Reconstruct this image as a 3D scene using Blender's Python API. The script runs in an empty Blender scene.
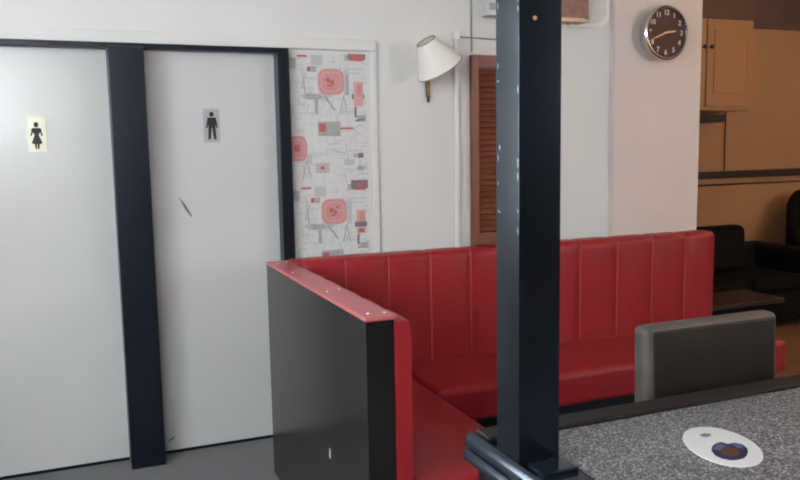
import bpy, bmesh, math, random
from mathutils import Vector, Matrix
random.seed(7)
S = bpy.context.scene
COL = S.collection
PI = math.pi

# ------------------------------------------------------------------ materials
def mat(name, col, rough=.5, metal=0., spec=.5, noise=0., nscale=8., bump=0., bscale=200., col2=None, coat=0., rnoise=0., detail=4., stint=None):
    m = bpy.data.materials.new(name); m.use_nodes = True
    nt = m.node_tree; b = nt.nodes['Principled BSDF']
    b.inputs['Base Color'].default_value = (*col, 1)
    b.inputs['Roughness'].default_value = rough
    b.inputs['Metallic'].default_value = metal
    b.inputs['Specular IOR Level'].default_value = spec
    b.inputs['Coat Weight'].default_value = coat
    if stint: b.inputs['Specular Tint'].default_value = (*stint, 1)
    b.inputs['Coat Roughness'].default_value = .08
    tc = nt.nodes.new('ShaderNodeTexCoord')
    if noise or col2:
        n = nt.nodes.new('ShaderNodeTexNoise'); n.inputs['Scale'].default_value = nscale; n.inputs['Detail'].default_value = detail
        nt.links.new(tc.outputs['Object'], n.inputs['Vector'])
        r = nt.nodes.new('ShaderNodeValToRGB')
        r.color_ramp.elements[0].position = .3; r.color_ramp.elements[1].position = .7
        c2 = col2 or tuple(max(0, c * (1 - noise)) for c in col)
        r.color_ramp.elements[0].color = (*c2, 1); r.color_ramp.elements[1].color = (*col, 1)
        nt.links.new(n.outputs['Fac'], r.inputs['Fac']); nt.links.new(r.outputs['Color'], b.inputs['Base Color'])
        if rnoise:
            mr = nt.nodes.new('ShaderNodeMapRange'); mr.inputs['To Min'].default_value = rough - rnoise; mr.inputs['To Max'].default_value = rough + rnoise
            nt.links.new(n.outputs['Fac'], mr.inputs['Value']); nt.links.new(mr.outputs['Result'], b.inputs['Roughness'])
    if bump:
        n2 = nt.nodes.new('ShaderNodeTexNoise'); n2.inputs['Scale'].default_value = bscale; n2.inputs['Detail'].default_value = 3
        nt.links.new(tc.outputs['Object'], n2.inputs['Vector'])
        bp = nt.nodes.new('ShaderNodeBump'); bp.inputs['Strength'].default_value = bump; bp.inputs['Distance'].default_value = .004
        nt.links.new(n2.outputs['Fac'], bp.inputs['Height']); nt.links.new(bp.outputs['Normal'], b.inputs['Normal'])
    return m

def speckle(name):
    m = bpy.data.materials.new(name); m.use_nodes = True
    nt = m.node_tree; b = nt.nodes['Principled BSDF']
    tc = nt.nodes.new('ShaderNodeTexCoord')
    v = nt.nodes.new('ShaderNodeTexVoronoi'); v.inputs['Scale'].default_value = 240
    nt.links.new(tc.outputs['Object'], v.inputs['Vector'])
    sp = nt.nodes.new('ShaderNodeSeparateColor'); nt.links.new(v.outputs['Color'], sp.inputs['Color'])
    r = nt.nodes.new('ShaderNodeValToRGB'); cr = r.color_ramp; cr.interpolation = 'CONSTANT'
    cr.elements[0].position = 0; cr.elements[0].color = (.042, .043, .048, 1)
    cr.elements[1].position = .28; cr.elements[1].color = (.108, .112, .122, 1)
    for p, c in ((.55, (.185, .19, .205)), (.76, (.31, .32, .345)), (.92, (.52, .52, .53))):
        e = cr.elements.new(p); e.color = (*c, 1)
    nt.links.new(sp.outputs['Red'], r.inputs['Fac']); nt.links.new(r.outputs['Color'], b.inputs['Base Color'])
    b.inputs['Roughness'].default_value = .42
    return m

def emit(name, col, s):
    m = bpy.data.materials.new(name); m.use_nodes = True
    nt = m.node_tree; b = nt.nodes['Principled BSDF']
    b.inputs['Base Color'].default_value = (*col, 1)
    b.inputs['Emission Color'].default_value = (*col, 1); b.inputs['Emission Strength'].default_value = s
    return m

def pane_mat():
    m = bpy.data.materials.new('window_glass'); m.use_nodes = True
    nt = m.node_tree; nt.nodes.remove(nt.nodes['Principled BSDF'])
    out = nt.nodes['Material Output']
    t = nt.nodes.new('ShaderNodeBsdfTransparent'); g = nt.nodes.new('ShaderNodeBsdfGlossy'); g.inputs['Roughness'].default_value = .02
    mx = nt.nodes.new('ShaderNodeMixShader'); mx.inputs['Fac'].default_value = .06
    nt.links.new(t.outputs[0], mx.inputs[1]); nt.links.new(g.outputs[0], mx.inputs[2]); nt.links.new(mx.outputs[0], out.inputs['Surface'])
    return m

def shade_mat():
    m = mat('lampshade_card', (.95, .94, .90), .75, bump=.15, bscale=500)
    nt = m.node_tree; b = nt.nodes['Principled BSDF']; out = nt.nodes['Material Output']
    t = nt.nodes.new('ShaderNodeBsdfTranslucent'); t.inputs['Color'].default_value = (.95, .92, .85, 1)
    mx = nt.nodes.new('ShaderNodeMixShader'); mx.inputs['Fac'].default_value = .28
    nt.links.new(b.outputs[0], mx.inputs[1]); nt.links.new(t.outputs[0], mx.inputs[2]); nt.links.new(mx.outputs[0], out.inputs['Surface'])
    return m

M = dict(
    white=mat('white_wall_paint', (.675, .67, .655), .55, noise=.05, nscale=2.5, bump=.12, bscale=90),
    ceil=mat('ceiling_paint', (.86, .86, .85), .8),
    door=mat('white_door_gloss', (.59, .59, .585), .22, noise=.05, nscale=3, bump=.04, bscale=60),
    blacktrim=mat('black_gloss_woodwork', (.006, .008, .013), .32, spec=.36, stint=(.78, .90, 1.0), noise=.4, nscale=12, bump=.05, bscale=60),
    postblack=mat('black_painted_post', (.006, .007, .010), .22, spec=.36, stint=(.55, .78, 1.0), noise=.4, nscale=10, bump=.06, bscale=45),
    lacquer=mat('black_lacquer_board', (.013, .012, .012), .24, noise=.5, nscale=3, bump=.015, bscale=30, spec=.38),
    blackedge=mat('black_gloss_edging', (.008, .011, .018), .13, stint=(.58, .80, 1.0), bump=.06, bscale=60),
    red=mat('red_vinyl', (.262, .016, .021), .36, spec=.22, noise=.10, nscale=6, bump=.10, bscale=260),
    redcap=mat('red_painted_rail', (.40, .085, .095), .30, spec=.8, noise=.08, nscale=10, bump=.05, bscale=80),
    redpipe=mat('red_piping', (.36, .045, .05), .35, spec=.35),
    stud=mat('white_stud', (.95, .92, .88), .35),
    floor=mat('dark_grey_carpet', (.19, .195, .20), .9, col2=(.11, .11, .115), nscale=120, bump=.3, bscale=300),
    rearfloor=mat('brown_wood_floor', (.20, .10, .05), .45, noise=.4, nscale=9, bump=.05),
    pier=mat('pink_cream_paint', (.655, .56, .515), .6, noise=.04, nscale=3, bump=.1, bscale=90),
    tan=mat('tan_wall_paint', (.31, .155, .065), .6, noise=.10, nscale=2, bump=.1, bscale=80),
    tandoor=mat('tan_cupboard_paint', (.30, .145, .052), .5, noise=.06, nscale=3),
    darkbrown=mat('dark_brown_surface', (.075, .036, .026), .6, noise=.2, nscale=3),
    darkrail=mat('dark_rail_wood', (.024, .014, .010), .6, spec=.3, noise=.3, nscale=10),
    blackleather=mat('black_upholstery', (.003, .003, .003), .85, spec=.12, noise=.3, nscale=10),
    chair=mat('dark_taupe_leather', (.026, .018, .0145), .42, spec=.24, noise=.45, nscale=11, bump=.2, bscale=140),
    chair_lit=mat('lit_taupe_leather', (.105, .092, .084), .45, noise=.3, nscale=14, bump=.2, bscale=140),  # paler copy of the leather, window light put into its colour
    chairleg=mat('dark_wood_leg', (.03, .02, .015), .4),
    louvre=mat('mahogany_stain', (.20, .055, .028), .45, noise=.3, nscale=14),
    blacklip=mat('black_matt_lip', (.010, .010, .011), .5, spec=.25),
    granite=speckle('speckled_grey_laminate'),
    mat_white=mat('white_card_mat', (.72, .74, .74), .4),
    ink_blue=mat('dark_blue_print', (.012, .022, .075), .4),
    ink_sky=mat('mid_blue_print', (.06, .12, .26), .4),
    ink_brown=mat('brown_print', (.10, .045, .028), .4),
    ink_grey=mat('grey_blue_print', (.16, .18, .23), .5),
    chrome=mat('brushed_steel', (.74, .74, .74), .20, metal=1),
    face=mat('dark_brown_clock_face', (.055, .025, .018), .45, spec=.2),
    numeral=mat('silver_numerals', (.50, .46, .43), .4),
    hand=mat('copper_hand', (.62, .33, .20), .35, metal=.3),
    brass=mat('aged_brass', (.20, .135, .06), .35, metal=1, noise=.4, nscale=60),
    shade=shade_mat(),
    shadetrim=mat('shade_rim_wire', (.28, .25, .22), .5),
    conduit=mat('white_plastic', (.74, .74, .73), .4),
    greycable=mat('grey_cable', (.22, .22, .22), .5),
    boxgrey=mat('pale_grey_box', (.55, .55, .55), .5),
    boxdark=mat('grey_box_slot', (.30, .30, .30), .5),
    boxwood=mat('brown_wood_box', (.26, .125, .085), .5, noise=.3, nscale=25),
    boxlight=mat('pale_wood_edge', (.62, .45, .28), .5),
    cream=mat('cream_sign', (.88, .85, .68), .30, noise=.12, nscale=20),
    greysign=mat('grey_sign', (.40, .40, .41), .30),
    signblack=mat('black_pictogram', (.010, .010, .010), .5),
    scuff=mat('dark_scuff', (.16, .14, .13), .7),
    scuffwhite=mat('pale_chip', (.30, .34, .40), .5),
    copper=mat('copper_screw', (.5, .22, .14), .35, metal=.6),
    wp_base=mat('wallpaper_white', (.63, .63, .62), .65, noise=.06, nscale=40),
    wp_pink=mat('wallpaper_pink', (.58, .27, .26), .65, noise=.15, nscale=60),
    wp_red=mat('wallpaper_red', (.44, .11, .12), .65),
    wp_rose=mat('wallpaper_rose', (.60, .33, .32), .65),
    wp_grey=mat('wallpaper_grey', (.40, .40, .40), .65, noise=.25, nscale=60),
    wp_light=mat('wallpaper_light_grey', (.47, .47, .47), .65),
    wp_dark=mat('wallpaper_dark', (.17, .15, .17), .65),
    wp_mauve=mat('wallpaper_mauve', (.48, .40, .42), .65),
    winframe=mat('white_window_frame', (.75, .75, .75), .4),
    glass=pane_mat(),
    bulb=emit('warm_lamp_glass', (1.0, .55, .22), 65),
)

# ------------------------------------------------------------------ mesh builder
class MB:
    def __init__(s): s.bm = bmesh.new(); s.mi = 0
    def _mark(s, fs):
        for f in fs: f.material_index = s.mi
    def box(s, x0, x1, y0, y1, z0, z1, bevel=0., seg=2):
        v = [s.bm.verts.new(p) for p in ((x0,y0,z0),(x1,y0,z0),(x1,y1,z0),(x0,y1,z0),(x0,y0,z1),(x1,y0,z1),(x1,y1,z1),(x0,y1,z1))]
        fs = [s.bm.faces.new([v[i] for i in q]) for q in ((3,2,1,0),(4,5,6,7),(0,1,5,4),(1,2,6,5),(2,3,7,6),(3,0,4,7))]
        s._mark(fs)
        if bevel:
            es = list({e for f in fs for e in f.edges})
            r = bmesh.ops.bevel(s.bm, geom=es, offset=bevel, segments=seg, profile=.5, affect='EDGES')
            s._mark(r['faces'])
        return s
    def prism(s, pts, axis, a0, a1):
        """polygon pts in the plane across `axis`, extruded from a0 to a1"""
        def P(p, a): return {'x': (a, p[0], p[1]), 'y': (p[0], a, p[1]), 'z': (p[0], p[1], a)}[axis]
        A = [s.bm.verts.new(P(p, a0)) for p in pts]; B = [s.bm.verts.new(P(p, a1)) for p in pts]
        n = len(pts); fs = [s.bm.faces.new(A), s.bm.faces.new(B[::-1])]
        for i in range(n): fs.append(s.bm.faces.new((A[i], B[i], B[(i+1) % n], A[(i+1) % n])))
        s._mark(fs); return s
    def rings(s, rings, closed_ends=True):
        R = [[s.bm.verts.new(p) for p in r] for r in rings]; fs = []
        for a, b in zip(R, R[1:]):
            n = len(a)
            for i in range(n): fs.append(s.bm.faces.new((a[i], a[(i+1) % n], b[(i+1) % n], b[i])))
        if closed_ends: fs += [s.bm.faces.new(R[0][::-1]), s.bm.faces.new(R[-1])]
        s._mark(fs); return s
    def tube(s, pts, r, n=10):
        rr = []
        pts = [Vector(p) for p in pts]
        for i, p in enumerate(pts):
            t = (pts[min(i+1, len(pts)-1)] - pts[max(i-1, 0)]).normalized()
            a = t.cross(Vector((0, 0, 1)) if abs(t.z) < .9 else Vector((1, 0, 0))).normalized(); b = t.cross(a)
            ri = r[i] if isinstance(r, (list, tuple)) else r
            rr.append([p + ri * (math.cos(2*PI*k/n) * a + math.sin(2*PI*k/n) * b) for k in range(n)])
        return s.rings(rr)
    def lathe(s, prof, M4, n=40, ends=True):
        """prof = [(r, h)] turned about local z, placed by matrix M4"""
        return s.rings([[M4 @ Vector((r*math.cos(2*PI*k/n), r*math.sin(2*PI*k/n), h)) for k in range(n)] for r, h in prof], ends)
    def build(s, name, m, parent=None, smooth=True, angle=35):
        bmesh.ops.recalc_face_normals(s.bm, faces=s.bm.faces)
        me = bpy.data.meshes.new(name); s.bm.to_mesh(me); s.bm.free()
        for k in (m if isinstance(m, (list, tuple)) else [m]): me.materials.append(M[k])
        o = bpy.data.objects.new(name, me); COL.objects.link(o)
        if smooth:
            me.polygons.foreach_set('use_smooth', [True] * len(me.polygons)); me.set_sharp_from_angle(angle=math.radians(angle))
            if len(me.polygons) < 400:
                wm = o.modifiers.new('weighted', 'WEIGHTED_NORMAL'); wm.keep_sharp = True
        if parent:
            o.parent = parent
            if parent.type == 'EMPTY': o.matrix_parent_inverse = Matrix.Translation(-parent.location)
        return o

def thing(name, label, cat, loc, group=None):
    o = bpy.data.objects.new(name, None); COL.objects.link(o); o.location = loc; o.empty_display_size = .1
    return tag(o, label, cat, group)
def tag(o, label, cat, group=None):
    o['label'] = label; o['category'] = cat
    if group: o['group'] = group
    return o
def struct(o, label=None, cat=None):
    o['kind'] = 'structure'
    if label: o['label'] = label
    if cat: o['category'] = cat
    return o

# ------------------------------------------------------------------ room shell
XL, XR, YN, YB, YR, H = -2.3, 7.6, -2.4, 3.90, 5.42, 2.9
struct(MB().box(XL-.1, 3.42, YN-.1, YB+.05, -.1, 0).build('floor', 'floor'), 'dark grey carpet floor in front of the toilet doors', 'floor')
struct(MB().box(3.42, XR+.1, YN-.1, YR+.1, -.1, 0).build('floor_rear', 'rearfloor'), 'brown floor of the warm lit area at the right', 'floor')
struct(MB().box(XL-.1, XR+.1, YN-.1, YR+.1, H, H+.1).build('ceiling', 'ceil'), 'white ceiling above the room', 'ceiling')
w = MB()
w.box(XL-.1, -2.1, YB, YB+.14, 0, H); w.box(-2.1, -.85, YB, YB+.14, 0, .95); w.box(-2.1, -.85, YB, YB+.14, 2.4, H); w.box(-.85, -.52, YB, YB+.14, 0, H); w.box(-.52, .985, YB, YB+.14, 1.985, H); w.box(.985, 2.98, YB, YB+.14, 0, H)
struct(w.build('wall_back', 'white'), 'white painted wall around the toilet doors and the lamp', 'wall')
struct(MB().box(2.962, 3.612, 3.86, 4.2, 0, H, .004).build('wall_pier', 'pier'), 'pinkish cream wall pier carrying the round clock', 'wall')
struct(MB().box(3.5, 3.612, 4.2, YR, 0, H).build('wall_side', 'tan'), 'tan side wall running back behind the pier', 'wall')
wr = MB().box(3.5, XR+.1, YR, YR+.1, 0, H)
struct(wr.build('wall_rear', 'tan'), 'orange tan far wall lit by warm light at the right', 'wall')
struct(MB().box(3.612, XR, YR-.02, YR, 2.505, H).build('trim_1', 'darkbrown'), 'dark brown band along the top of the tan far wall', 'trim')  # dark brown above a level height, tan below
def holed_wall_x(name, x0, x1, ya, yb, wins, label):
    m = MB(); y = ya
    for (a, b, z0, z1) in wins:
        m.box(x0, x1, y, a, 0, H); m.box(x0, x1, a, b, 0, z0); m.box(x0, x1, a, b, z1, H); y = b
    m.box(x0, x1, y, yb, 0, H)
    return struct(m.build(name, 'white'), label, 'wall')
def holed_wall_y(name, y0, y1, xa, xb, wins, label):
    m = MB(); x = xa
    for (a, b, z0, z1) in wins:
        m.box(x, a, y0, y1, 0, H); m.box(a, b, y0, y1, 0, z0); m.box(a, b, y0, y1, z1, H); x = b
    m.box(x, xb, y0, y1, 0, H)
    return struct(m.build(name, 'white'), label, 'wall')
WL = [(-1.7, -.1, 1.55, 2.75), (.3, 1.8, 1.55, 2.75)]
WN = [(-1.75, -.42, 1.55, 2.7), (4.7, 6.5, 1.55, 2.7)]  # second opening is made up, added to light the right side
holed_wall_x('wall_left', XL-.1, XL, YN-.1, YB, WL, 'white wall with the windows at the left')
holed_wall_y('wall_front', YN-.1, YN, XL, XR, WN, 'white wall behind the viewer with a window and an added fill window')
struct(MB().box(XR, XR+.1, YN-.1, YR, 0, H).build('wall_right', 'white'), 'plain wall at the far right', 'wall')
def window(n, axis, c0, c1, z0, z1, at, back=False):
    fr = MB()
    def b(a0, a1, q0, q1):
        if axis == 'x': fr.box(at-.03, at+.03, a0, a1, q0, q1)
        else: fr.box(a0, a1, at-.03, at+.03, q0, q1)
    b(c0, c1, z0, z0+.05); b(c0, c1, z1-.05, z1); b(c0, c0+.05, z0, z1); b(c1-.05, c1, z0, z1)
    b((c0+c1)/2-.02, (c0+c1)/2+.02, z0, z1); b(c0, c1, z1-.5, z1-.46)
    o = struct(fr.build('window_%d' % n, 'winframe'), 'white framed window letting in daylight', 'window')
    p = MB()
    if axis == 'x': p.box(at-.003, at+.003, c0+.03, c1-.03, z0+.03, z1-.03)
    else: p.box(c0+.03, c1-.03, at-.003, at+.003, z0+.03, z1-.03)
    p.build('pane', 'glass', o)
    L = bpy.data.lights.new('daylight_portal', 'AREA'); L.shape = 'RECTANGLE'; L.size = c1-c0; L.size_y = z1-z0; L.cycles.is_portal = True
    lo = bpy.data.objects.new('daylight_portal', L); COL.objects.link(lo)
    if axis == 'x':
        lo.location = (at-.05, (c0+c1)/2, (z0+z1)/2); lo.rotation_euler = (0, -PI/2, 0); L.size, L.size_y = z1-z0, c1-c0
    else:
        lo.location = ((c0+c1)/2, at-.05, (z0+z1)/2); lo.rotation_euler = (PI/2, 0, 0)
    if back: lo.location.y = at+.05
    elif axis == 'y': lo.rotation_euler = (-PI/2, 0, 0)
k = 1
for (a, b, z0, z1) in WL: window(k, 'x', a, b, z0, z1, XL-.05); k += 1
for (a, b, z0, z1) in WN: window(k, 'y', a, b, z0, z1, YN-.05); k += 1  # the last of these is the added fill window
window(k, 'y', -2.1, -.85, .95, 2.4, YB+.07, True)

# unseen dark boards added around the viewer to cut bounce and reflections
struct(MB().box(XL, XL+.02, YN, 3.88, 0, 1.1).build('trim_12', 'darkbrown'), 'added dark board along the unseen left wall, cuts bounce light', 'trim')
struct(MB().box(XL+.02, XR, YN, YN+.02, 0, 1.1).box(-.40, 4.6, YN, YN+.02, 1.1, 2.62).build('trim_13', 'darkbrown'), 'added dark boards on the wall behind the viewer, cut bounce and glare', 'trim')
struct(MB().box(XR-.02, XR, YN+.02, YR-.04, 0, 1.1).build('trim_14', 'darkbrown'), 'added dark board along the unseen far right wall, cuts bounce light', 'trim')

# ------------------------------------------------------------------ toilet doors and black frame
d1 = struct(MB().box(-.515, .165, 3.925, 3.965, .018, 1.975, .002).build('door_1', 'door'), 'flat white door with the cream woman sign', 'door')
d2 = struct(MB().box(.300, .945, 3.925, 3.965, .018, 1.975, .002).build('door_2', 'door'), 'flat white door with the grey man sign', 'door')
def slash(pts, w0):
    (x0, z0), (x1, z1) = pts; dx, dz = x1-x0, z1-z0; L = math.hypot(dx, dz); nx, nz = -dz/L*w0, dx/L*w0
    return [(x0, z0), (x0+dx*.4+nx, z0+dz*.4+nz), (x1-dx*.1+nx*.8, z1-dz*.1+nz*.8), (x1, z1), (x0+dx*.6-nx, z0+dz*.6-nz)]
o = MB().prism(slash([(.445, 1.285), (.505, 1.178)], .007), 'y', 3.9235, 3.925).build('scuff_mark', 'scuff', d2); o['label'] = 'dark diagonal scrape'
o = MB().prism(slash([(.335, .062), (.372, .088)], .005), 'y', 3.9235, 3.925).build('scuff_mark', 'scuff', d2); o['label'] = 'small dark scuff near the bottom'
struct(MB().box(.153, .311, 3.795, 3.97, 0, 1.975, .006).build('trim_2', 'blacktrim'), 'wide black post between the two toilet doors', 'door frame')
struct(MB().box(.938, .998, 3.845, 3.97, 0, 1.975, .005).build('trim_3', 'blacktrim'), 'narrow black post between man door and wallpaper', 'door frame')
struct(MB().box(-.60, -.505, 3.845, 3.97, 0, 1.975, .005).build('trim_4', 'blacktrim'), 'black post left of the woman door', 'door frame')
struct(MB().box(-.60, 1.0, 3.862, 3.97, 1.975, 2.0, .003).build('trim_5', 'blacktrim'), 'thin black head rail over both toilet doors', 'door frame')
struct(MB().box(-.515, .945, 3.935, 3.97, 0, .017).build('trim_6', 'blacktrim'), 'black threshold strip under the toilet doors', 'door frame')
struct(MB().box(-.63, 1.472, 3.876, 3.9, 2.0, 2.055, .006).build('trim_7', 'white'), 'white ledge board above the black door head', 'trim')
struct(MB().box(1.436, 1.472, 3.882, 3.9, 0, 2.0, .005).build('trim_8', 'white'), 'white edge strip right of the wallpaper', 'trim')

def plate(name, x0, x1, z0, z1, m, label, rot):
    t = thing(name, label, 'sign', ((x0+x1)/2, 3.925, z0))
    MB().box(x0, x1, 3.921, 3.925, z0, z1, .001).build('plate', m, t)
    return t
def ell(cx, cz, rx, rz, n=16): return [(cx+rx*math.cos(2*PI*i/n), cz+rz*math.sin(2*PI*i/n)) for i in range(n)]
def picto(t, name, polys):
    b = MB()
    for q in polys: b.prism(q, 'y', 3.9195, 3.9215)
    b.build(name, 'signblack', t)
t = plate('toilet_sign', -.198, -.119, 1.508, 1.672, 'cream', 'cream sign with a black woman figure on the left white door', 0)
cx, cz = -.161, 1.585
picto(t, 'woman_figure', [ell(cx, cz+.047, .010, .012),
    [(cx-.017, cz+.032), (cx+.017, cz+.032), (cx+.022, cz+.022), (cx+.009, cz+.003), (cx+.009, cz-.002), (cx-.009, cz-.002), (cx-.009, cz+.003), (cx-.022, cz+.022)],
    [(cx-.018, cz+.030), (cx-.013, cz+.022), (cx-.020, cz-.004), (cx-.026, cz-.002)], [(cx+.018, cz+.030), (cx+.026, cz-.002), (cx+.020, cz-.004), (cx+.013, cz+.022)],
    [(cx-.009, cz-.001), (cx+.009, cz-.001), (cx+.022, cz-.034), (cx+.016, cz-.040), (cx-.016, cz-.040), (cx-.022, cz-.034)],
    [(cx-.010, cz-.039), (cx-.001, cz-.039), (cx-.002, cz-.062), (cx-.008, cz-.062)], [(cx+.001, cz-.039), (cx+.010, cz-.039), (cx+.008, cz-.062), (cx+.002, cz-.062)]])
t = plate('toilet_sign', .580, .658, 1.542, 1.705, 'greysign', 'grey sign with a black man figure on the right white door', 0)
cx, cz = .620, 1.625
picto(t, 'man_figure', [ell(cx, cz+.053, .011, .012),
    [(cx-.020, cz+.038), (cx+.020, cz+.038), (cx+.017, cz-.010), (cx-.017, cz-.010)],
    [(cx-.020, cz+.037), (cx-.014, cz+.024), (cx-.022, cz-.014), (cx-.029, cz-.011)], [(cx+.020, cz+.037), (cx+.029, cz-.011), (cx+.022, cz-.014), (cx+.014, cz+.024)],
    [(cx-.017, cz-.009), (cx-.001, cz-.009), (cx-.008, cz-.068), (cx-.020, cz-.068)], [(cx+.001, cz-.009), (cx+.017, cz-.009), (cx+.020, cz-.068), (cx+.008, cz-.068)]])

# ------------------------------------------------------------------ wallpaper panel
WPX, WPZ, SC = 1.000, 1.985, .00523          # one repeat is 127 units of SC
MI = {n: i for i, n in enumerate(('wp_base', 'wp_pink', 'wp_red', 'wp_rose', 'wp_grey', 'wp_light', 'wp_dark', 'wp_mauve'))}
wp = MB(); wp.box(1.0, 1.436, 3.894, 3.9, 0, 1.985)
def U(a): return WPX + (a-289)*SC*1.0
def W(b): return WPZ - (b-53)*SC
lay = [0]
def pat(m, pts):
    xs = [min(1.435, max(1.001, U(a))) for a, b in pts]; zs = [min(1.984, max(.02, W(b))) for a, b in pts]
    if max(xs)-min(xs) < .0006 or max(zs)-min(zs) < .0006: return
    wp.mi = MI[m]; lay[0] = (lay[0]+1) % 12
    d = 3.8938 - .00004*lay[0] - (.0006 if m == 'wp_red' or m == 'wp_dark' else .0003 if m != 'wp_light' else 0)
    vs = [wp.bm.verts.new((x, d, z)) for x, z in zip(xs, zs)]
    f = wp.bm.faces.new(vs); f.material_index = wp.mi
def rc(m, cx, cy, w_, h_): pat(m, [(cx-w_/2, cy-h_/2), (cx+w_/2, cy-h_/2), (cx+w_/2, cy+h_/2), (cx-w_/2, cy+h_/2)])
def rr(m, cx, cy, rx, ry, e=.6, n=20):
    pat(m, [(cx+rx*math.copysign(abs(math.cos(2*PI*i/n))**e, math.cos(2*PI*i/n)), cy+ry*math.copysign(abs(math.sin(2*PI*i/n))**e, math.sin(2*PI*i/n))) for i in range(n)])
def ln(m, x0, y0, x1, y1, w_=.8):
    L = math.hypot(x1-x0, y1-y0) or 1; nx, ny = -(y1-y0)/L*w_/2, (x1-x0)/L*w_/2
    pat(m, [(x0+nx, y0+ny), (x1+nx, y1+ny), (x1-nx, y1-ny), (x0-nx, y0-ny)])
for rep in (-1, 0, 1, 2):
    o = 127*rep
    if rep > 1: pass
    rnd = random.Random(3)
    for i in range(170):                                   # fine grey text and line drawing
        x, y = rnd.uniform(288, 368), rnd.uniform(54, 178)+o
        if y < 53 or y > 420: continue
        if rnd.random() < .6: ln('wp_light', x, y, min(369, x+rnd.uniform(4, 16)), y+rnd.uniform(-1, 1), .7)
        else: ln('wp_light', x, y, x+rnd.uniform(-3, 3), y+rnd.uniform(5, 14), .7)
    def ok(y): return 46 < y+o < 430
    def R(m, x, y, a, b):
        if ok(y): rc(m, x, y+o, a, b)
    def E(m, x, y, a, b, e=.6):
        if ok(y): rr(m, x, y+o, a, b, e)
    def Ln(m, x0, y0, x1, y1, w_=.8):
        if ok(y0): ln(m, x0, y0+o, x1, y1+o, w_)
    R('wp_light', 347.5, 81, 6, 25); R('wp_grey', 348.5, 83, 3, 20)
    E('wp_pink', 332, 80.5, 13.5, 12.8); E('wp_rose', 332, 80.5, 10.5, 9.8); E('wp_pink', 332, 80.5, 9.3, 8.6)
    E('wp_red', 329, 79, 2.2, 2.8, 1); R('wp_red', 333, 81, 3.5, 4); R('wp_red', 330.5, 84, 5, 1.6); R('wp_red', 335, 76.5, 3, 2)
    R('wp_grey', 292, 63.5, 10, 10); R('wp_red', 303.6, 56.5, 10, 2); R('wp_red', 310, 68.6, 4, 4.6); R('wp_grey', 315, 68.6, 5, 5.5)
    R('wp_light', 318, 60, 12, 10); R('wp_grey', 349.5, 57, 6, 6); R('wp_red', 359, 57, 14, 6); R('wp_light', 358, 68, 16, 1.2); R('wp_light', 357, 72, 12, 1)
    R('wp_rose', 360, 92, 10, 24); R('wp_pink', 361, 88, 6, 12); R('wp_dark', 359.6, 94.5, 13, 5); R('wp_red', 360, 101, 6, 4)
    Ln('wp_light', 303, 66, 306, 96, 2); Ln('wp_grey', 304, 78, 306, 92, 1.2); Ln('wp_light', 307, 72, 302, 88, 2.4)
    E('wp_grey', 313, 95, 10, 3, 1); E('wp_light', 324, 94, 8, 3.4, 1); R('wp_grey', 316.5, 104, 3.4, 15); Ln('wp_grey', 325, 94, 335, 108, 2.2); Ln('wp_light', 301, 94, 312, 92, 3)
    for dx in (-1, 1): Ln('wp_grey', 344.5, 94, 344.5+dx*4, 112, 1.0); Ln('wp_light', 344.5+dx*2, 103, 344.5-dx*1, 110, .9)
    R('wp_dark', 356.5, 110, 2.2, 10); R('wp_grey', 357.5, 104, 2, 5); R('wp_grey', 362.5, 116, 9, 6); Ln('wp_dark', 356, 118, 366, 117, 1.5)
    R('wp_grey', 329, 126, 23, 14); R('wp_red', 322, 125, 7, 8); E('wp_light', 331.8, 126.5, 4.6, 4.6, 1); R('wp_red', 347, 125.7, 13, 1.8); R('wp_grey', 328, 132, 20, 2)
    Ln('wp_light', 353, 127, 361, 122, 1); Ln('wp_light', 361, 122, 368, 127, 1); Ln('wp_light', 353, 127, 361, 131, 1)
    R('wp_light', 308, 155, 5, 10)
    E('wp_pink', 296.5, 145, 9.5, 12.5); E('wp_rose', 296.5, 145, 7, 9.5); E('wp_pink', 296.5, 145, 6, 8.4); E('wp_red', 296, 144.5, 3, 3.4)
    R('wp_dark', 361, 152.5, 6, 4.5); R('wp_grey', 355.5, 152.5, 4, 4); R('wp_mauve', 321, 164, 14, 10); R('wp_red', 321, 164, 4, 3); R('wp_light', 349, 159, 11, 6)
    E('wp_grey', 360.5, 165, 4, 2.6, 1); E('wp_light', 364.5, 165, 3, 2, 1)
    for dx in (-1, 1): Ln('wp_grey', 305, 156, 305+dx*4, 175, .9); Ln('wp_light', 305+dx*2, 166, 305-dx*1, 173, .9)
    Ln('wp_light', 328, 146, 345, 150, 1.6); Ln('wp_light', 346, 140, 348, 158, 1.4)
    R('wp_dark', 359, 181.2, 18, 8.5); R('wp_red', 361, 182, 9, 4)
struct(wp.build('trim_9', list(MI), None, smooth=False), 'strip of travel motif wallpaper with red stamps beside the doors', 'wallpaper')

# ------------------------------------------------------------------ wall lamp
t = thing('wall_lamp', 'white cone shade wall lamp on a brass arm, tilted sideways', 'lamp', (1.765, 3.9, 1.72))
b = MB(); b.lathe([(.001, -.068), (.007, -.060), (.010, -.052), (.006, -.044), (.011, -.034), (.008, -.02), (.006, .0), (.008, .03), (.011, .045), (.007, .055), (.001, .07)], Matrix.Translation((1.765, 3.884, 1.805)), 18); b.build('wall_spindle', 'brass', t)
b = MB(); b.box(1.755, 1.775, 3.882, 3.9, 1.77, 1.85, .003); b.build('wall_plate', 'brass', t)
b = MB(); b.tube([(1.765, 3.884, 1.845), (1.764, 3.865, 1.868), (1.752, 3.83, 1.878), (1.735, 3.78, 1.882), (1.732, 3.757, 1.90), (1.724, 3.748, 1.935)], .0065, 10); b.build('arm', 'brass', t)
ax = Matrix.Translation((1.692, 3.745, 2.040)) @ Matrix.Rotation(math.radians(-34), 4, 'Y') @ Matrix.Rotation(math.radians(7), 4, 'X')
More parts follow.
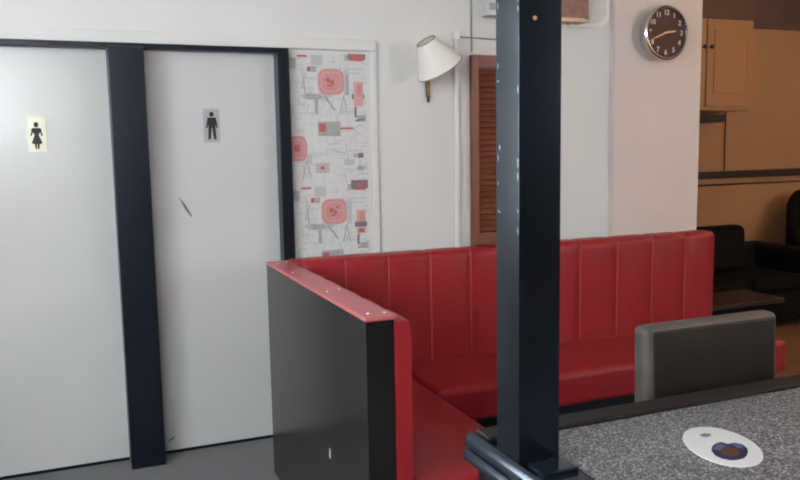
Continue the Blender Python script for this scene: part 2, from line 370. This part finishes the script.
b = MB(); b.lathe([(.052, 0), (.127, -.158)], ax, 48, False); b.lathe([(.050, 0), (.125, -.158)], ax, 48, False); sh = b.build('lamp_shade', 'shade', t)
b = MB()
for r, h in ((.053, .001), (.128, -.159)):
    b.lathe([(r+.001, h-.002), (r+.001, h+.003), (r-.003, h+.003), (r-.003, h-.002), (r+.001, h-.002)], ax, 48, False)
b.build('shade_rim', 'shadetrim', sh)
b = MB(); b.lathe([(.001, -.02), (.02, -.022), (.024, -.05), (.02, -.085), (.014, -.10), (.014, -.13), (.001, -.13)], ax, 20); b.build('bulb_holder', 'conduit', t)

# ------------------------------------------------------------------ pipe, cable, louvred door, boxes
t = thing('conduit_pipe', 'thin white vertical conduit running down the wall beside the louvred door', 'pipe', (1.935, 3.89, 0))
MB().box(1.920, 1.948, 3.878, 3.9, 0, 2.085, .006).build('pipe', 'conduit', t)
MB().box(1.915, 1.953, 3.870, 3.9, 2.075, 2.115, .003).build('junction_box', 'conduit', t)
tag(MB().tube([(1.952, 3.892, 2.092), (2.05, 3.893, 2.090), (2.25, 3.893, 2.085), (2.45, 3.893, 2.080), (2.60, 3.893, 2.080)], .004, 8).build('cable', 'greycable'),
    'thin dark cable running level across the wall above the louvred door', 'cable')
tag(MB().tube([(2.032, 3.893, 2.012), (2.030, 3.893, 2.4), (2.030, 3.893, 2.9)], .004, 8).build('cable', 'greycable'),
    'thin grey vertical cable rising from the corner of the louvred door', 'cable')
lv = MB(); x0, x1, z0, z1 = 2.02, 2.56, .02, 1.998
lv.box(x0, x0+.045, 3.868, 3.9, z0, z1, .003); lv.box(x1-.045, x1, 3.868, 3.9, z0, z1, .003)
lv.box(x0+.045, x1-.045, 3.87, 3.9, z1-.07, z1, .003); lv.box(x0+.045, x1-.045, 3.87, 3.9, z0, z0+.10, .003); lv.box(x0+.045, x1-.045, 3.87, 3.9, .95, 1.02, .003)
dr = struct(lv.build('door_3', 'louvre'), 'red brown louvred cupboard door behind the black post', 'door')
lv = MB()
for zz in [z0+.11+i*.032 for i in range(26)] + [1.03+i*.032 for i in range(28)]:
    lv.prism([(3.872, zz), (3.877, zz-.003), (3.899, zz+.024), (3.894, zz+.027)], 'x', x0+.045, x1-.045)
lv.box(x0+.04, x1-.04, 3.8985, 3.9, z0, z1)
lv.build('slats', 'louvre', dr)
t = thing('meter_box', 'pale grey meter box high on the wall left of the black post', 'box', (2.2, 3.9, 2.2))
MB().box(2.098, 2.36, 3.83, 3.9, 2.205, 2.52, .006).build('housing', 'boxgrey', t)
MB().box(2.112, 2.35, 3.824, 3.831, 2.235, 2.27, .002).build('slot', 'boxdark', t)
MB().box(2.152, 2.178, 3.85, 3.872, 2.196, 2.206, .002).build('catch', 'boxdark', t)
t = thing('wall_box', 'brown wooden box on a white round cornered board high beside the pier', 'box', (2.75, 3.9, 2.17))
q = []
for cx, cz, a0 in ((2.56, 2.26, 180), (2.85, 2.26, 270), (2.85, 2.60, 0), (2.56, 2.60, 90)):
    q += [(cx+.085*math.cos(math.radians(a0+i*15)), cz+.085*math.sin(math.radians(a0+i*15))) for i in range(7)]
MB().prism(q, 'y', 3.882, 3.9).build('backboard', 'conduit', t)
q2 = [(2.705+(x-2.705)*.88, 2.43+(z-2.43)*.90) for x, z in q]
MB().prism(q2, 'y', 3.874, 3.882).build('raised_board', 'white', t)
MB().box(2.44, 2.725, 3.79, 3.874, 2.205, 2.55, .004).build('box_body', 'boxwood', t)
MB().box(2.44, 2.70, 3.785, 3.874, 2.185, 2.206, .003).build('bottom_edge', 'boxlight', t)
MB().box(2.60, 2.625, 3.80, 3.83, 2.174, 2.186, .002).build('catch', 'boxdark', t)

# ------------------------------------------------------------------ clock on the pier
t = thing('wall_clock', 'round steel rimmed clock with dark face on the pink cream pier', 'clock', (3.285, 3.86, 2.0))
CX, CZ = 3.268, 2.150
Mx = Matrix.Translation((CX, 3.86, CZ)) @ Matrix.Rotation(PI/2, 4, 'X')
b = MB(); b.lathe([(.125, 0), (.140, .012), (.154, .04), (.160, .068), (.158, .082), (.151, .089), (.144, .086), (.141, .074), (.001, .074)], Mx, 64); b.build('rim', 'chrome', t)
b = MB(); b.lathe([(.1405, .0745), (.1405, .0770), (.001, .0770)], Mx, 64); fc = b.build('dial', 'face', t)
FY = 3.86-.0772
for i in range(1, 13):
    cu = bpy.data.curves.new('n', 'FONT'); cu.body = str(i); cu.size = .040; cu.align_x = 'CENTER'; cu.align_y = 'CENTER'; cu.extrude = .0006; cu.offset = .0012
    to = bpy.data.objects.new('n', cu); COL.objects.link(to)
    me = bpy.data.meshes.new_from_object(to.evaluated_get(bpy.context.evaluated_depsgraph_get()))
    a = i*PI/6
    me.transform(Matrix.Translation((CX+.115*math.sin(a), FY-.0006, CZ+.115*math.cos(a))) @ Matrix.Rotation(PI/2, 4, 'X'))
    nm = MB(); nm.bm.from_mesh(me); nm.build('numeral', 'numeral', fc, smooth=False)
    bpy.data.objects.remove(to); bpy.data.curves.remove(cu); bpy.data.meshes.remove(me)
def hand(ang, L, w_, y, nme):
    a = math.radians(ang); d = Vector((math.sin(a), math.cos(a))); n = Vector((d.y, -d.x)); c = Vector((CX, CZ))
    pts = [c-d*.02+n*w_*.6, c-d*.02-n*w_*.6, c+d*L*.7-n*w_, c+d*L, c+d*L*.7+n*w_]
    MB().prism([tuple(p) for p in pts], 'y', y-.0012, y).build(nme, 'hand', t)
hand(81, .078, .0050, FY-.002, 'hour_hand'); hand(248, .112, .0036, FY-.004, 'minute_hand')
b = MB(); b.lathe([(.006, .078), (.006, .084), (.001, .085)], Mx, 16); b.build('centre_cap', 'hand', t)

# ------------------------------------------------------------------ red banquette
t = thing('banquette_bench', 'red vinyl corner bench with black end panel and upright channel seams', 'bench', (2.0, 2.9, 0))
PX0, PX1, PY0, PY1, ZT = .769, .860, 2.165, 3.493, .997
pn = MB().box(PX0, PX1, PY0, PY1, 0, .983, .002).build('end_panel', 'lacquer', t); pn['label'] = 'glossy black end panel'
o = MB().prism([(2.566, .440), (2.577, .446), (2.582, .414), (2.570, .408)], 'x', .7682, .769).build('paint_chip', 'boxgrey', pn); o['label'] = 'small pale chip'
cp = MB().box(PX0-.003, PX1+.010, PY0-.004, PY1, .983, ZT, .005).build('cap_rail', 'redcap', t); cp['label'] = 'pinkish red flat top rail'
for (x, y) in ((.797, 2.222), (.848, 2.215), (.795, 2.64), (.848, 2.665), (.795, 3.12), (.800, 3.40), (.850, 3.44)):
    b = MB(); b.lathe([(.0055, 0), (.0045, .002), (.0015, .003)], Matrix.Translation((x, y, ZT-.0005)), 10); b.build('stud', 'stud', cp)
def channel_pad(name, seams, t_, z0, z1, place, bulge=.014, r=.035, n=12):
    """padded back with bulging upright channels; place(s, d, z) puts (along, depth, height) into the room"""
    us = []
    for a, b in zip(seams, seams[1:]):
        for i in range(n): us.append((a+(b-a)*i/n, (1-abs(2*i/n-1)**4)))
    us.append((seams[-1], 0))
    rings = []
    for s_, f in us:
        d = t_+bulge*f; zt = z1-.003*(1-f)
        prof = [(0, z0), (d-.01, z0), (d, z0+.02)] + [(d, z0+(zt-z0)*k) for k in (.25, .5, .75)]
        prof += [(d-r+r*math.cos(a), zt-r+r*math.sin(a)) for a in [i*PI/12 for i in range(7)]] + [(0, zt)]
        rings.append([place(s_, p, q) for p, q in prof])
    m = MB(); m.rings(rings); return m.build(name, 'red', t, angle=50)
SE = [.870, .905, 1.116, 1.329, 1.546, 1.761, 1.977, 2.190, 2.405, 2.640, 2.873, 3.101, 3.310]
bk = channel_pad('backrest', SE, .095, .30, ZT+.006, lambda s_, d, z: (s_, PY1-d, z))
for s_ in SE[2:-1]:
    b = MB(); pts = [(s_, PY1-.0975, .44)] + [(s_, PY1-.0975, z) for z in (.6, .8, .935)] + [(s_, PY1-.064-.034*math.cos(a), .968+.036*math.sin(a)) for a in (.4, .9, 1.4)] + [(s_, PY1-.03, 1.000)]
    b.tube(pts, .0042, 6); b.build('seam_piping', 'redpipe', bk)
SS = [2.150, 2.36, 2.57, 2.78, 2.99, 3.20, 3.395]
channel_pad('side_backrest', SS, .050, .28, .984, lambda s_, d, z: (PX1+d, s_, z), bulge=.006, r=.025)
MB().box(.905, 1.350, 2.105, 3.40, .30, .470, .028, 4).build('side_seat', 'red', t)
MB().box(1.352, 3.375, 2.925, 3.41, .305, .470, .032, 4).build('seat', 'red', t)
b = MB(); b.box(.875, 1.30, 2.16, 3.45, 0, .305); b.box(1.30, 3.30, 3.0, 3.45, 0, .305); b.build('plinth', 'blacktrim', t)
b = MB(); b.box(.872, 3.30, 3.45, 3.493, 0, .93); b.build('back_board', 'lacquer', t)

# ------------------------------------------------------------------ speckled table and post
t = thing('bar_table', 'dark speckled table with black raised edge at the lower right', 'table', (1.7, 1.4, 0))
TX0, TX1, TY0, TY1 = .905, 2.75, .98, 1.765
b = MB()
b.box(TX0+.004, TX1, TY0, TY1-.004, .700, .7495, .003)
tp = b.build('tabletop', 'blackedge', t)
MB().box(1.038, TX1-.08, TY0+.06, 1.690, .7495, .752).build('laminate', 'granite', t)
b = MB(); b.box(TX0+.02, TX1, 1.690, TY1, .7495, .764, .005, 3); b.build('edge_lip', 'blacklip', t)
b = MB()
b.prism([(TX0+.006, .728), (TX0-.012, .728), (TX0-.012, .733), (TX0-.008, .745), (TX0-.002, .756), (TX0+.003, .761), (TX0+.006, .762)], 'y', TY0, TY1); b.box(TX0-.002, TX0+.026, TY0, TY1, .716, .735, .003)
b.prism([(TX0+.022, .690), (TX0-.016, .690), (TX0-.016, .698), (TX0-.012, .708), (TX0-.006, .716), (TX0+.022, .716)], 'y', TY0, TY1); b.box(TX0+.002, TX0+.024, TY0, TY1, .676, .694, .004); b.build('edge_moulding', 'blackedge', t)
MB().box(TX0+.012, TX0+.05, TY0+.03, TY1-.03, 0, .70, .003).build('end_panel', 'lacquer', t)
MB().box(TX1-.06, TX1-.02, TY0+.03, TY1-.03, 0, .70, .003).build('end_panel', 'lacquer', t)
MB().box(TX0+.05, TX1-.06, 1.36, 1.39, .55, .70, .003).build('under_rail', 'lacquer', t)
t = thing('wooden_post', 'square black painted post rising from the table end to the ceiling', 'post', (.97, 1.57, .75))
pb = MB().box(.912, 1.023, 1.522, 1.628, .7505, H, .0035, 2).build('shaft', 'postblack', t)
rnd = random.Random(5)
for i in range(26):                       # chips and wear along the left arris and the left face
    z = rnd.uniform(1.3, 2.25); y = rnd.choice([1.527, 1.616, rnd.uniform(1.53, 1.61)]); w_ = rnd.uniform(.0012, .003); h_ = rnd.uniform(.002, .010)
    o = MB().prism([(y-w_, z), (y, z-h_), (y+w_, z+.001), (y+w_*.3, z+h_)], 'x', .9114, .9122).build('paint_chip', 'scuffwhite', pb); o['label'] = 'pale chip in the black paint'
b = MB(); Mx = Matrix.Translation((.952, 1.5222, 1.779)) @ Matrix.Rotation(PI/2, 4, 'X'); b.lathe([(.0055, 0), (.0045, .002), (.001, .003)], Mx, 12); b.build('screw', 'copper', pb)
MB().box(.933, 1.031, 1.452, 1.5215, .7500, .7615, .003).build('foot_plate', 'blackedge', t)

# oval mat
t = thing('table_mat', 'white oval mat with a dark blue picture on the speckled table', 'mat', (1.435, 1.429, .752))
def mp(u, v): return (1.435+.417*u+.909*v, 1.429+.909*u-.417*v)
MB().prism([mp(.130*math.cos(i*PI/24), .086*math.sin(i*PI/24)) for i in range(48)], 'z', .7522, .7545).build('card', 'mat_white', t)
def abs_pt(dx, dy): return (1.441+dx, 1.431+dy)
out = [(-.054, -.017), (-.030, .004), (-.008, .014), (.010, .015), (.014, -.001), (.036, -.003), (.044, -.020), (.036, -.042), (.019, -.061), (-.002, -.077), (-.020, -.086), (-.042, -.087), (-.058, -.081), (-.068, -.066), (-.068, -.045)]
b = MB(); b.prism([abs_pt(*p) for p in out], 'z', .7545, .7549)
b.mi = 1; b.prism([abs_pt(-.045+.9*p, -.016+.9*q) for p, q in ((0, 0), (.02, .015), (.036, .024), (.05, .02), (.05, .006), (.03, .0), (.012, -.012))], 'z', .7549, .7552)
b.prism([abs_pt(*p) for p in ((.022, -.010), (.034, -.008), (.038, -.022), (.026, -.040), (.016, -.030))], 'z', .7549, .7552)
b.mi = 2; b.prism([abs_pt(*p) for p in ((-.030, -.022), (-.006, -.012), (.012, -.030), (.004, -.052), (-.020, -.072), (-.042, -.066), (-.050, -.045))], 'z', .7549, .7552)
b.build('picture', ['ink_blue', 'ink_sky', 'ink_brown'], t)
MB().prism([abs_pt(*p) for p in ((-.007, .071), (.004, .078), (.017, .077), (.026, .068), (.020, .060), (.002, .056), (-.006, .062))], 'z', .7545, .7549).build('logo', 'ink_grey', t)

# ------------------------------------------------------------------ chair behind the table
t = thing('dining_chair', 'dark leather upholstered chair tucked behind the speckled table', 'chair', (1.95, 1.85, 0))
CX0, CX1 = 1.664, 2.240
def cushion(name, x0, x1, y0, y1, z0, z1, r, m, parent, lean=0.):
    b = MB().box(x0, x1, y0, y1, z0, z1, r, 4)
    for v in b.bm.verts: v.co.y += lean*(v.co.z-z0)
    return b.build(name, m, parent)
cushion('backrest', CX0, CX1, 1.975, 2.048, .44, .908, .024, 'chair_lit', t, .03)  # pale body tone carries the window light on side and top edge
fp = cushion('unlit_front', CX0+.028, CX1-.020, 1.970, 1.99, .50, .893, .008, 'chair', t, .03)
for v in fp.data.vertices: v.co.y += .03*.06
fp['label'] = 'added front sheet in the unlit leather tone'
cushion('seat', CX0+.01, CX1-.01, 1.58, 1.985, .39, .475, .02, 'chair', t)
for lx in (CX0+.02, CX1-.06):
    for ly in (1.60, 1.99): MB().box(lx, lx+.04, ly, ly+.04, 0, .44 if ly > 1.8 else .39, .004).build('leg', 'chairleg', t)

# ------------------------------------------------------------------ warm rear area
t = thing('wall_cupboard', 'tan wall cupboard with a small dark knob on the far wall', 'cupboard', (4.8, 5.42, 1.76))
MB().box(4.30, 5.305, 5.09, 5.42, 1.765, 2.505, .003).build('carcass', 'tandoor', t)
for a, bb in ((4.33, 4.795), (4.808, 5.295)):
    d = MB().box(a, bb, 5.072, 5.0895, 1.80, 2.502, .002).build('door', 'tandoor', t)
    MB().box(a+.07, bb-.07, 5.066, 5.072, 1.90, 2.42, .005).build('raised_panel', 'tandoor', d)
    b = MB(); b.lathe([(.008, 0), (.008, .012), (.017, .018), (.016, .03), (.002, .034)], Matrix.Translation((a+.03 if a > 4.5 else bb-.03, 5.072, 2.275)) @ Matrix.Rotation(PI/2, 4, 'X'), 16); b.build('knob', 'darkrail', d)
struct(MB().box(4.30, 5.305, 5.075, 5.40, 2.508, H).build('trim_10', 'darkbrown'), 'dark brown block above the tan wall cupboard', 'trim')
tag(MB().box(4.45, 5.06, 5.12, 5.42, 1.668, 1.735, .004).build('vent_box', 'darkrail'), 'dark flat box under the tan wall cupboard', 'box')
struct(MB().box(3.612, XR, 5.385, 5.42, 1.180, 1.245, .006).build('trim_11', 'darkrail'), 'dark rail running along the tan far wall', 'trim')
tag(MB().tube([(3.70, 5.41, 1.135), (5.0, 5.41, 1.125), (6.0, 5.41, 1.125), (7.5, 5.41, 1.13)], .007, 8).build('cable', 'darkrail'), 'thin brown cable running under the dark wall rail', 'cable')
tag(MB().tube([(5.365, 5.412, 1.246), (5.36, 5.412, 1.45), (5.36, 5.412, 1.76)], .005, 8).build('cable', 'darkrail'), 'thin dark vertical cable between wall rail and cupboard', 'cable')

t = thing('sofa', 'black sofa against the tan far wall, mostly in shadow', 'sofa', (4.8, 5.0, 0))
MB().box(4.05, 5.62, 4.55, 5.36, .06, .30, .02, 3).build('base', 'blackleather', t)
cushion('backrest', 4.05, 5.60, 5.14, 5.38, .28, .60, .05, 'blackleather', t)
for a, bb in ((4.26, 4.86), (4.87, 5.47)): cushion('seat_cushion', a, bb, 4.56, 5.15, .30, .42, .04, 'blackleather', t)
cushion('arm', 4.03, 4.25, 4.54, 5.36, .10, .60, .05, 'blackleather', t)
cushion('arm', 5.48, 5.70, 4.54, 5.36, .10, .61, .05, 'blackleather', t)
for lx in (4.12, 5.56):
    for ly in (4.6, 5.28): MB().box(lx, lx+.05, ly, ly+.05, 0, .06).build('foot', 'darkrail', t)
t = tag(cushion('cushion', 4.72, 5.22, 4.955, 5.105, .425, .800, .05, 'blackleather', None, .12), 'black upright cushion on the sofa beside the red bench', 'cushion')
t = thing('low_table', 'low dark table standing before the black sofa', 'table', (4.2, 4.1, 0))
MB().box(3.80, 4.50, 3.95, 4.32, .385, .42, .006).build('top', 'darkrail', t)
MB().box(3.84, 4.46, 3.98, 4.29, .08, .385, .004).build('apron', 'blackleather', t)
for lx in (3.84, 4.42):
    for ly in (3.98, 4.25): MB().box(lx, lx+.04, ly, ly+.04, 0, .10).build('leg', 'darkrail', t)
t = thing('tub_chair', 'black round backed chair at the right edge of the photo', 'chair', (6.05, 4.95, 0))
b = MB(); n = 20; rings = []
for i in range(n+1):
    a = math.radians(-20 + 220*i/n); c, s_ = math.cos(a), math.sin(a); hh = .60+.46*max(0, s_)**1.2
    ro, ri = .36, .28
    rings.append([(6.10+ri*c, 4.90+ri*s_, .12), (6.10+ro*c, 4.90+ro*s_, .12), (6.10+ro*c, 4.90+ro*s_, hh-.03), (6.10+(ro-.02)*c, 4.90+(ro-.02)*s_, hh), (6.10+(ri+.02)*c, 4.90+(ri+.02)*s_, hh), (6.10+ri*c, 4.90+ri*s_, hh-.03)])
b.rings(rings); b.build('shell', 'blackleather', t)
b = MB(); b.lathe([(.27, .12), (.275, .36), (.26, .42), (.001, .44)], Matrix.Translation((6.10, 4.88, 0)), 28); b.build('seat', 'blackleather', t)
for a in (45, 135, 225, 315): MB().tube([(6.10+.26*math.cos(math.radians(a)), 4.88+.26*math.sin(math.radians(a)), 0), (6.10+.25*math.cos(math.radians(a)), 4.88+.25*math.sin(math.radians(a)), .13)], .018, 10).build('leg', 'darkrail', t)

# ceiling lamps of the warm side of the room
for (x, y, lab) in ((5.6, 3.1, 'round warm ceiling lamp over the brown floor'), (6.6, .2, 'round warm ceiling lamp towards the right wall')):
    t = thing('ceiling_lamp', lab, 'lamp', (x, y, H))
    b = MB(); b.lathe([(.14, 0), (.14, -.03), (.02, -.04)], Matrix.Translation((x, y, H)), 28); b.build('base', 'conduit', t)
    b = MB(); b.lathe([(.12, -.03), (.15, -.08), (.14, -.14), (.09, -.19), (.002, -.20)], Matrix.Translation((x, y, H)), 28); b.build('globe', 'bulb', t)

# ------------------------------------------------------------------ daylight
wd = bpy.data.worlds.new('World'); S.world = wd; wd.use_nodes = True
bg = wd.node_tree.nodes['Background']; bg.inputs['Color'].default_value = (.93, .97, 1.0, 1); bg.inputs['Strength'].default_value = 22.5

# ------------------------------------------------------------------ camera
cd = bpy.data.cameras.new('camera'); cam = bpy.data.objects.new('camera', cd); COL.objects.link(cam); S.camera = cam
f, pitch, roll, yaw = 782.932, .117124, -.0172656, .387825
cd.sensor_width = 36; cd.lens = f/800*36; cd.clip_start = .02
fw = Vector((math.sin(yaw), math.cos(yaw), 0)); rt = Vector((math.cos(yaw), -math.sin(yaw), 0)); up = Vector((0, 0, 1))
F = fw*math.cos(pitch)-up*math.sin(pitch); Uu = up*math.cos(pitch)+fw*math.sin(pitch)
R3 = rt*math.cos(roll)+Uu*math.sin(roll); U3 = -rt*math.sin(roll)+Uu*math.cos(roll)
cam.matrix_world = Matrix(((R3.x, U3.x, -F.x, 0), (R3.y, U3.y, -F.y, 0), (R3.z, U3.z, -F.z, 1.5), (0, 0, 0, 1)))

S.view_settings.view_transform = 'Standard'; S.view_settings.look = 'None'
S.view_settings.exposure = 0.0; S.view_settings.gamma = 1.0; S.view_settings.use_curve_mapping = False
S.cycles.filter_width = 2.0; S.cycles.use_denoising = True; S.cycles.max_bounces = 10; S.cycles.diffuse_bounces = 6
S.cycles.caustics_reflective = False; S.cycles.caustics_refractive = False; S.cycles.sample_clamp_indirect = 6
